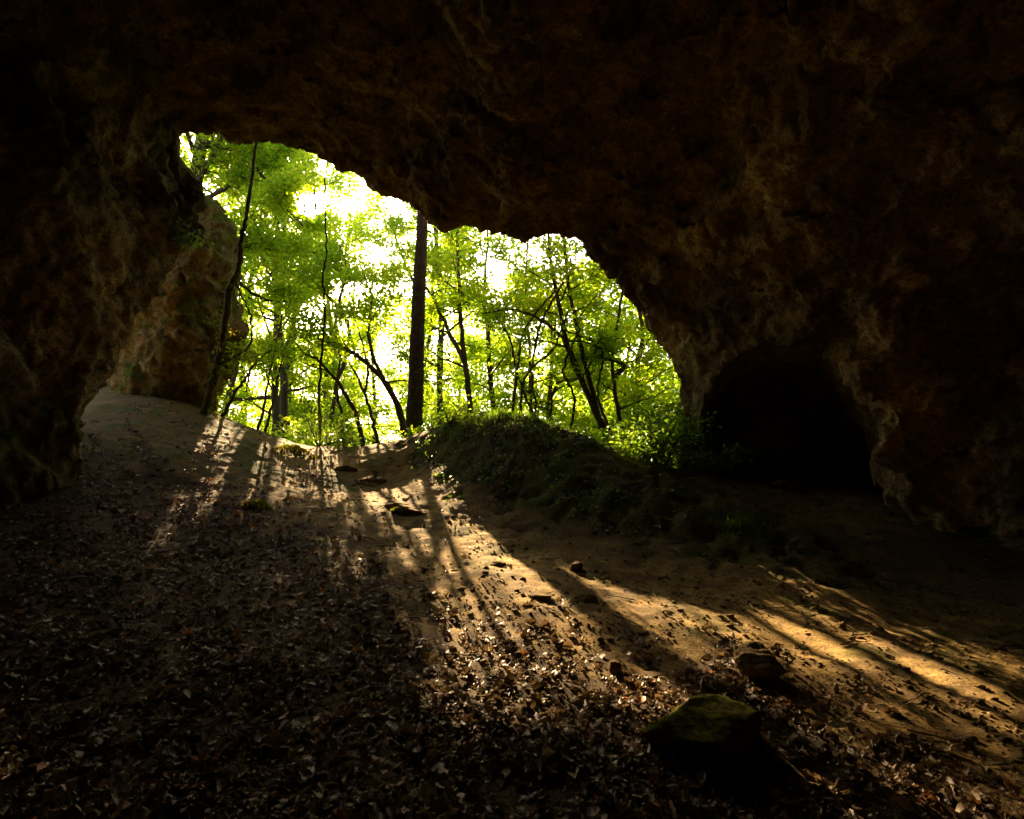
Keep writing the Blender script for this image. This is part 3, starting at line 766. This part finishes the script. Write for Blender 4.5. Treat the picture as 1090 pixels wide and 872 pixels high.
# darker leafy trees shut the view on the right
for k, (x, y, hh) in enumerate([(3.6, 17.5, 8), (5.2, 20, 10), (2.4, 21, 10), (6.5, 25, 12), (1.0, 19.0, 8)]):
    wood_tree(x, y, hh, 2.4, .12, 20, 18, .17, 200 + k, 'dense leafy tree in the green shade at the right of the mouth', 'leafy trees at the right of the mouth', low=.05, mat=M_LEAF, bark=M_BARKMOSS)

PM[0] = 1.3
# ------------------------------------------------------------------ shrubs, vines, small plants
def shrub(name, x, y, hgt, nst, per, size, mat, label, cat, seed, lean=(0, 0, 0), group=None, spread=1.0, bark=None, cull=False):
    rng = np.random.default_rng(seed); g = gz(x, y)[0]; base = np.array([x, y, g])
    tb = Tubes(); fol = Foliage()
    for k in range(nst):
        az = rng.uniform(0, 6.28); e = rng.uniform(.5, 1.3)
        d = np.array([math.cos(az) * math.cos(e) * spread, math.sin(az) * math.cos(e) * spread, math.sin(e)]) + np.array(lean)
        q, qr = limb(rng, base - [0, 0, .05], d, hgt * rng.uniform(.6, 1.15), .009 + hgt * .004, n=8, up=-.5, wig=.1)
        tb.add(q, qr, 5); tw = [q[2:]]
        for j in (3, 4, 5, 6, 7):
            dd = q[j] - q[j - 1]; dd /= np.linalg.norm(dd); dd = dd + rng.normal(size=3) * np.array([.9, .9, .4])
            w_, wr = limb(rng, q[j], dd, hgt * rng.uniform(.2, .4), .004, n=5, up=-.2); tb.add(w_, wr, 4); tw.append(w_)
        fol.add(*spray(tw, rng, per, size, spread=size * .9, flat=.5))
    o = empty(name, base, label, cat, group)
    M_ = __import__('mathutils').Matrix.Translation(-Vector(base))
    tb.build('stem', bark or M_BARK, o).data.transform(M_)
    fol.build('foliage', mat, o, rng, loc=base, cull=cull)

shrub('shrub', 2.25, 11.3, 1.15, 16, 15, .10, M_SHRUB, 'bright green shrub at the right foot of the mouth beside the dark hollow', 'shrub', 301, lean=(.15, -.2, 0))
shrub('shrub', 1.45, 12.2, .9, 14, 13, .09, M_SHRUB, 'lower green shrub behind the right end of the mound', 'shrub', 302)
shrub('shrub', 2.6, 10.5, 1.15, 18, 14, .09, M_SHRUB, 'spreading shrub in front of the rock edge where the hollow begins', 'shrub', 303)
_b = on_ground(478, 455); shrub('sapling', _b[0], _b[1] + .1, .6, 9, 12, .075, M_LEAF, 'sunlit yellow green sapling on the left crest of the mound', 'plant', 304, cull=True)
shrub('sapling', -1.7, 13.6, .8, 8, 11, .08, M_LEAF, 'backlit leafy sapling at the foot of the tall straight trunk', 'plant', 305, cull=True)
_b = on_ground(332, 478); shrub('dark_bush', _b[0], _b[1] + .4, 1.0, 10, 10, .085, M_DARKLEAF, 'small dark bush silhouetted on the sill under the hanging stem', 'bush', 306)

def vine(pts, w0, w1, mat, label, seed, moss=0, leaves=0, name='vine', group=None, cat='vine'):
    rng = np.random.default_rng(seed)
    q = smooth_line([P(*p) for p in pts], len(pts) * 6); n = len(q); q[1:-1] += rng.normal(size=(n - 2, 3)) * .012
    d = q[:, 1].mean(); rad = np.linspace(w0, w1, n) / F * d / 2 * (1 + .1 * rng.normal(size=n))
    tb = Tubes(); tb.add(q, rad, 7); o = tb.build(name, mat, loc=q[-1]); tag(o, label, cat, group)
    fol = Foliage()
    if moss:
        tw = [limb(rng, q[rng.integers(n // 2, n - 3)], rng.normal(size=3) * [1, .6, .2] + [0, 0, -.5], rng.uniform(.15, .5), .004, n=5, up=-.8)[0] for _ in range(moss)]
        fol.add(*spray(tw, rng, 26, .06, spread=.035, flat=1.2))
        fol.build('foliage', M_MOSS, o, rng, loc=q[-1], cull=False); fol = Foliage()  # moss strands drooping from the liana
    if leaves:
        tw = [limb(rng, q[rng.integers(2, n - 2)], rng.normal(size=3), rng.uniform(.2, .6), .004, n=5, up=-.2)[0] for _ in range(leaves)]
        fol.add(*spray(tw, rng, 9, .08, spread=.06)); fol.build('foliage', M_LEAF, o, rng, loc=q[-1], cull=False)
    return o
vine([(276, 128, 11.3), (270, 170, 11.4), (265, 215, 11.5), (260, 240, 11.5), (257, 258, 11.6), (254, 285, 11.7), (245, 310, 11.8), (239, 350, 12.0), (231, 390, 12.3), (222, 425, 12.7), (216, 445, 12.9)], 2.6, 10, M_BARKMOSS,
     'thick mossy liana hanging in front of the rock pillar', 401, moss=16)
vine([(349, 165, 11.6), (345, 210, 11.7), (347.5, 260, 11.8), (344, 300, 11.9), (346, 340, 12.0), (341, 392, 12.2), (340, 462, 13.2)], 1.5, 3, M_BARK, 'thin straight liana hanging below the sun down to the dark bush', 402)
vine([(250, 300, 11.8), (264, 330, 11.8), (268, 352, 11.8), (262, 372, 11.9), (234, 388, 12.3)], 2, 3, M_BARKMOSS, 'short looping liana beside the thick mossy liana', 403, moss=5)
for k, pts in enumerate([[(600, 300), (578, 340), (566, 390), (572, 440), (580, 462)], [(606, 330), (588, 372), (560, 400), (553, 452)], [(618, 350), (600, 392), (612, 424), (606, 462)],
                         [(590, 310), (560, 348), (552, 380), (545, 450)], [(640, 360), (620, 400), (592, 410), (584, 456)], [(600, 350), (640, 372), (636, 420), (650, 462)]]):
    vine([(u, v, 13.6 + .1 * k) for u, v in pts], 2.2, 3.2, M_BARKMOSS, 'mossy liana drooping in the tangle right of the mound crest', 410 + k, leaves=7, group='lianas in the tangle')

for k, (x, y, hh) in enumerate([(-7.2, 18.5, 2.2), (-4.6, 17.5, 1.9), (-3.2, 19.5, 2.6), (-6.0, 21, 2.8), (-1.2, 17.5, 2.0), (-8.8, 21, 2.6), (-2.2, 22, 3.0), (.6, 18.2, 2.2), (-5.2, 16.4, 1.5)]):
    shrub('understory_bush', x, y, hh, 16, 12, .13, M_LEAF, 'low sunlit bush growing between the trunks beyond the sill', 'bush', 320 + k, group='low bushes beyond the sill', cull=True)

# plant rooted in the left rock edge
def wall_plant():
    rng = np.random.default_rng(61); c = P(209, 246, 9.35); fol = Foliage(); tb = Tubes(); tw = []
    for k in range(7):
        q, qr = limb(rng, c, rng.normal(size=3) * [1, .5, .4] + [.3, -.1, -.6], rng.uniform(.25, .5), .005, n=5, up=-.4); tb.add(q, qr, 4); tw.append(q)
    fol.add(*spray(tw, rng, 12, .085, spread=.07))
    o = empty('wall_plant', c, 'small bright green plant hanging from the left rock edge', 'plant')
    tb.build('stem', M_BARK, o).data.transform(__import__('mathutils').Matrix.Translation(-Vector(c))); fol.build('foliage', M_SHRUB, o, rng, loc=c, cull=False)
wall_plant()

def moss_cushion(u, v, wpx, label, seed, ratio=.35):
    rng = np.random.default_rng(seed); c = on_ground(u, v); r = wpx / F * c[1] / 2
    n = 900; a = rng.uniform(0, 6.28, n); rr = np.sqrt(rng.random(n)) * r * (1 + .3 * np.sin(a * 3 + seed))
    x = c[0] + rr * np.cos(a); y = c[1] + rr * np.sin(a) * .7
    z = gz(x, y) + np.maximum(0, ratio * r * (1 - (rr / r) ** 2)) * (1 + .5 * fbm(np.stack([x, y, x * 0], 1), 2, 6.0))
    pos = np.stack([x, y, z], 1); d = rng.normal(size=(n, 3)) + [0, 0, 1.2]
    v_, f_ = leaf_cards(pos, d, rng.normal(size=(n, 3)), rng.uniform(.03, .06, n), rng.uniform(.02, .04, n), .1, rng)
    o = add_mesh('moss_cushion', v_, f_, M_MOSS, smooth=False, attrs={'rnd': np.repeat(rng.random(n), 4)}, loc=c); tag(o, label, 'moss')
moss_cushion(312, 484, 42, 'yellow moss cushion on the sill under the hanging stem', 71)
moss_cushion(274, 540, 26, 'bright yellow moss tuft among red leaves on the left slope', 72)
moss_cushion(425, 546, 14, 'tiny moss tuft on the lower rock ledge', 73)
moss_cushion(263, 443, 20, 'low moss patch on the sunlit left ledge', 74)

# ------------------------------------------------------------------ ground cover: leaf litter, ivy, grass, pebbles, twigs
def scatter(n, x0, x1, y0, y1, dens, rng):
    x = rng.uniform(x0, x1, n); y = rng.uniform(y0, y1, n)
    return x[dens(x, y) > rng.random(n)], y[dens(x, y) > 2] if False else None

def grid_val(A, x, y):
    A = A.reshape(GX.shape); i = np.clip(np.searchsorted(gx, x), 0, len(gx) - 1); j = np.clip(np.searchsorted(gy, y), 0, len(gy) - 1)
    return A[i, j]

def litter():
    rng = np.random.default_rng(91); N = 84000
    y = 2.0 + 11.0 * rng.random(N) ** 1.5; x = rng.uniform(-1, 1, N) * (1.2 + y * .92)
    k = (x > -7.6) & (x < 8.5); x, y = x[k], y[k]
    clump = sstep(-.25, .3, fbm(np.stack([x, y, 0 * x], 1), 3, 2.2, seed=61))
    den = np.clip(grid_val(LIT, x, y) * (.45 + .5 * clump) + .05 * clump * clump + .16 * grid_val(LEDGE, x, y) * clump + .12 * grid_val(MOUND, x, y), 0, 1)
    k = rng.random(len(x)) < den; x, y = x[k], y[k]; n = len(x)
    t = np.array([0, .13, .26, .40, .54, .68, .82, 1.0]); m = len(t)
    oak = np.array([.06, .38, .26, .78, .46, .95, .5, .08]); oval = np.array([.06, .5, .8, .95, .92, .78, .5, .05])
    kind = (rng.random(n) < .6)[:, None]
    wv = np.where(kind, oak[None], oval[None]) * rng.uniform(.85, 1.15, (n, m))
    big = rng.random(n) ** 2.2
    ln = .024 + .078 * big; wd = ln * rng.uniform(.42, .66, n)
    cl = rng.normal(size=n) * .75 + .2; cw = rng.normal(size=n) * .7 + .35
    tw = rng.normal(size=n) * .5
    torn = (rng.random(n) < .3) * rng.uniform(.0, .75, n)                     # some blades are torn short on one side
    V = np.zeros((n, m, 3, 3))
    for a in range(m):
        for b, s in enumerate((-1, 0, 1)):
            hw = wv[:, a] * wd * .62 * s
            if s > 0: hw = hw * (1 - torn)
            V[:, a, b, 0] = (t[a] - .5) * ln; V[:, a, b, 1] = hw + .12 * ln * np.sin(tw * 2) * (t[a] - .5) ** 2
            V[:, a, b, 2] = cl * (t[a] - .5) ** 2 * ln + cw * np.abs(hw) + tw * (t[a] - .5) * hw + (rng.normal(size=n) * .0035 if s else 0)
    nr = gnormal(x, y) + rng.normal(size=(n, 3)) * .3; nr /= np.linalg.norm(nr, axis=1)[:, None]
    az = rng.uniform(0, 6.28, n); d = np.stack([np.cos(az), np.sin(az), np.zeros(n)], 1)
    d -= nr * (d * nr).sum(1)[:, None]; d /= np.linalg.norm(d, axis=1)[:, None]; s = np.cross(nr, d)
    pos = np.stack([x, y, gz(x, y) + .003 + rng.random(n) * .028 * (.2 + grid_val(LIT, x, y))], 1)
    W = pos[:, None, None] + V[..., 0:1] * d[:, None, None] + V[..., 1:2] * s[:, None, None] + V[..., 2:3] * nr[:, None, None]
    base = (np.arange(n) * 3 * m)[:, None]; f = []
    for a in range(m - 1):
        for b in range(2):
            i0 = a * 3 + b; f.append(base + np.array([[i0, i0 + 3, i0 + 4, i0 + 1]]))
    patch = fbm(pos, 3, 1.0, seed=33) * .3
    rnd = np.clip(rng.random(n) * .8 + .08 + patch, 0, .94); rnd[rng.random(n) > .975] = .97
    u, v = project(pos); red = np.exp(-((u - 250) / 90) ** 2 - ((v - 525) / 40) ** 2)
    rnd = np.where(rng.random(n) < red * .35, rng.uniform(.95, 1, n), rnd)
    o = add_mesh('leaf_litter', W.reshape(-1, 3), [np.concatenate(f)], M_LITTER, smooth=True, attrs={'rnd': np.repeat(rnd, 3 * m)})
    tag(o, 'dry curled brown oak leaves covering the shaded floor', 'leaves', kind='stuff')
    return n
NL = litter()

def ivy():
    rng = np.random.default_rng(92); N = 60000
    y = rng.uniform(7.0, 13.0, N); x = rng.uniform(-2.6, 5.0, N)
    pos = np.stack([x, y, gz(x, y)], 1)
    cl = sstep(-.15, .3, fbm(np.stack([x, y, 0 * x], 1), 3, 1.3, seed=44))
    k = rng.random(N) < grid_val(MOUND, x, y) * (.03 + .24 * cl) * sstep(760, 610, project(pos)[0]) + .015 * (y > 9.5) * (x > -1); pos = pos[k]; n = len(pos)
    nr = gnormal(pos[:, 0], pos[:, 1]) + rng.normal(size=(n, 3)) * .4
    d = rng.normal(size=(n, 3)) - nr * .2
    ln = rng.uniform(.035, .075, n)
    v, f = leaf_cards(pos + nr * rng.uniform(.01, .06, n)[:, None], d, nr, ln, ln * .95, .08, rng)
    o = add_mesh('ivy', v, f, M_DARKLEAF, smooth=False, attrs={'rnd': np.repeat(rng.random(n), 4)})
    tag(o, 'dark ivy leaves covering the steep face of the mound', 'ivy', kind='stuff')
ivy()

def grass():
    rng = np.random.default_rng(93); pos = []
    for u, v, w_, n in [(785, 562, .18, 240), (640, 470, .4, 260), (560, 444, .5, 700), (520, 442, .5, 700), (600, 454, .5, 600), (470, 452, .4, 240)]:
        c = on_ground(u, v); q = rng.normal(size=(n, 2)) * w_ * [1, .5]; pos.append(np.stack([c[0] + q[:, 0], c[1] + .1 + q[:, 1]], 1))
    q = np.concatenate(pos); n = len(q); pos = np.stack([q[:, 0], q[:, 1], gz(q[:, 0], q[:, 1])], 1)
    d = rng.normal(size=(n, 3)) * .5 + [0, 0, 1]
    v, f = leaf_cards(pos, d, rng.normal(size=(n, 3)), rng.uniform(.06, .16, n), rng.uniform(.008, .016, n), .05, rng)
    o = add_mesh('grass', v, f, M_SHRUB, smooth=False, attrs={'rnd': np.repeat(rng.random(n), 4)})
    tag(o, 'thin green grass on the crest of the mound and below it', 'grass', kind='stuff')
grass()

def pebbles():
    rng = np.random.default_rng(94); N = 34000
    y = 2.6 + 9.6 * rng.random(N) ** 1.2; x = rng.uniform(-1, 1, N) * (1.0 + y * .8)
    k = (x > -6.5) & (x < 8); x, y = x[k], y[k]
    k = rng.random(len(x)) < .12 + .88 * sstep(-.1, .5, fbm(np.stack([x, y, 0 * x], 1), 4, 1.6, seed=83)); x, y = x[k], y[k]; n = len(x)
    phi = (1 + 5 ** .5) / 2
    ico = np.array([(-1, phi, 0), (1, phi, 0), (-1, -phi, 0), (1, -phi, 0), (0, -1, phi), (0, 1, phi), (0, -1, -phi), (0, 1, -phi), (phi, 0, -1), (phi, 0, 1), (-phi, 0, -1), (-phi, 0, 1)]) / 1.9
    fi = np.array([(0, 11, 5), (0, 5, 1), (0, 1, 7), (0, 7, 10), (0, 10, 11), (1, 5, 9), (5, 11, 4), (11, 10, 2), (10, 7, 6), (7, 1, 8), (3, 9, 4), (3, 4, 2), (3, 2, 6), (3, 6, 8), (3, 8, 9), (4, 9, 5), (2, 4, 11), (6, 2, 10), (8, 6, 7), (9, 8, 1)])
    r = .005 + .008 * rng.random(n) + .025 * rng.random(n) ** 9
    sc3 = rng.uniform(.6, 1.3, (n, 1, 3)) * [1, 1, .7]
    v = ico[None] * (1 + .25 * rng.normal(size=(n, 12, 1)) * .5) * sc3 * r[:, None, None] + np.stack([x, y, gz(x, y) + r * .2], 1)[:, None]
    f = (np.arange(n) * 12)[:, None, None] + fi[None]
    o = add_mesh('gravel', v.reshape(-1, 3), [f.reshape(-1, 3)], M_STONE, smooth=True)
    tag(o, 'small pebbles and earth crumbs strewn over the path', 'gravel', kind='stuff')
pebbles()

def twigs():
    rng = np.random.default_rng(95); tb = Tubes()
    for _ in range(170):
        y = rng.uniform(2.8, 9.5); x = rng.uniform(-1, 1) * (.8 + y * .7); az = rng.uniform(0, 6.28); ln = rng.uniform(.08, .4)
        t = np.linspace(0, 1, 6); px = x + math.cos(az) * ln * t + rng.normal(size=6) * .008; py = y + math.sin(az) * ln * t + rng.normal(size=6) * .008
        tb.add(np.stack([px, py, gz(px, py) + .012], 1), np.linspace(.006, .003, 6), 5)
    o = tb.build('twig_litter', M_BARK); tag(o, 'thin fallen twigs scattered over the floor', 'twigs', kind='stuff')
twigs()


# ------------------------------------------------------------------ camera, light
cam = bpy.data.cameras.new('camera'); co = bpy.data.objects.new('camera', cam); COL.objects.link(co)
cam.sensor_fit = 'HORIZONTAL'; cam.angle = 2 * math.atan(545 / F); cam.clip_start = .05; cam.clip_end = 2000
co.location = (0, 0, H); co.rotation_euler = (math.pi / 2 + PITCH, 0, 0); sc.camera = co

sl = bpy.data.lights.new('sun', 'SUN'); so = bpy.data.objects.new('sun', sl); COL.objects.link(so)
sl.energy = 5.0; sl.angle = math.radians(.5); sl.color = (1.0, .77, .47)
so.rotation_euler = Vector((-SUN[0], -SUN[1], -SUN[2])).to_track_quat('-Z', 'Y').to_euler()

w = bpy.data.worlds.new('World'); sc.world = w; w.use_nodes = True
nt = w.node_tree; nt.nodes.clear(); ns, L = nt.nodes, nt.links
sky = node(ns, 'ShaderNodeTexSky', sky_type='NISHITA', sun_disc=False, sun_elevation=SUN_EL, sun_rotation=SUN_AZ, dust_density=3.0, air_density=1.0, ozone_density=1.0)
bg = node(ns, 'ShaderNodeBackground', i_Strength=.07); L.new(sky.outputs[0], bg.inputs[0])
# the sun's own bright aureole in the sky
tc = node(ns, 'ShaderNodeTexCoord'); dt = node(ns, 'ShaderNodeVectorMath', operation='DOT_PRODUCT'); dt.inputs[1].default_value = tuple(SUN)
L.new(tc.outputs['Generated'], dt.inputs[0])
pw = node(ns, 'ShaderNodeMath', operation='POWER', i_1=900.0); mxn = node(ns, 'ShaderNodeMath', operation='MAXIMUM', i_1=0.0)
L.new(dt.outputs['Value'], mxn.inputs[0]); L.new(mxn.outputs[0], pw.inputs[0])
ml = node(ns, 'ShaderNodeMath', operation='MULTIPLY', i_1=20.0); L.new(pw.outputs[0], ml.inputs[0])
bg2 = node(ns, 'ShaderNodeBackground'); bg2.inputs[0].default_value = (1, .82, .5, 1); L.new(ml.outputs[0], bg2.inputs[1])
ad = node(ns, 'ShaderNodeAddShader'); L.new(bg.outputs[0], ad.inputs[0]); L.new(bg2.outputs[0], ad.inputs[1])
o = node(ns, 'ShaderNodeOutputWorld'); L.new(ad.outputs[0], o.inputs[0])

sc.view_settings.view_transform = 'Standard'; sc.view_settings.look = 'None'; sc.view_settings.gamma = 1
sc.view_settings.use_curve_mapping = False; sc.view_settings.exposure = 3.1
sc.view_settings.use_white_balance = True; sc.view_settings.white_balance_temperature = 7400; sc.view_settings.white_balance_tint = 10
sc.render.engine = 'CYCLES'
cy = sc.cycles; cy.use_denoising = True; cy.max_bounces = 8; cy.diffuse_bounces = 3; cy.transmission_bounces = 4; cy.glossy_bounces = 2; cy.caustics_reflective = False; cy.caustics_refractive = False
cy.sample_clamp_indirect = 4.0
try: cy.denoiser = 'OPENIMAGEDENOISE'
except Exception: pass
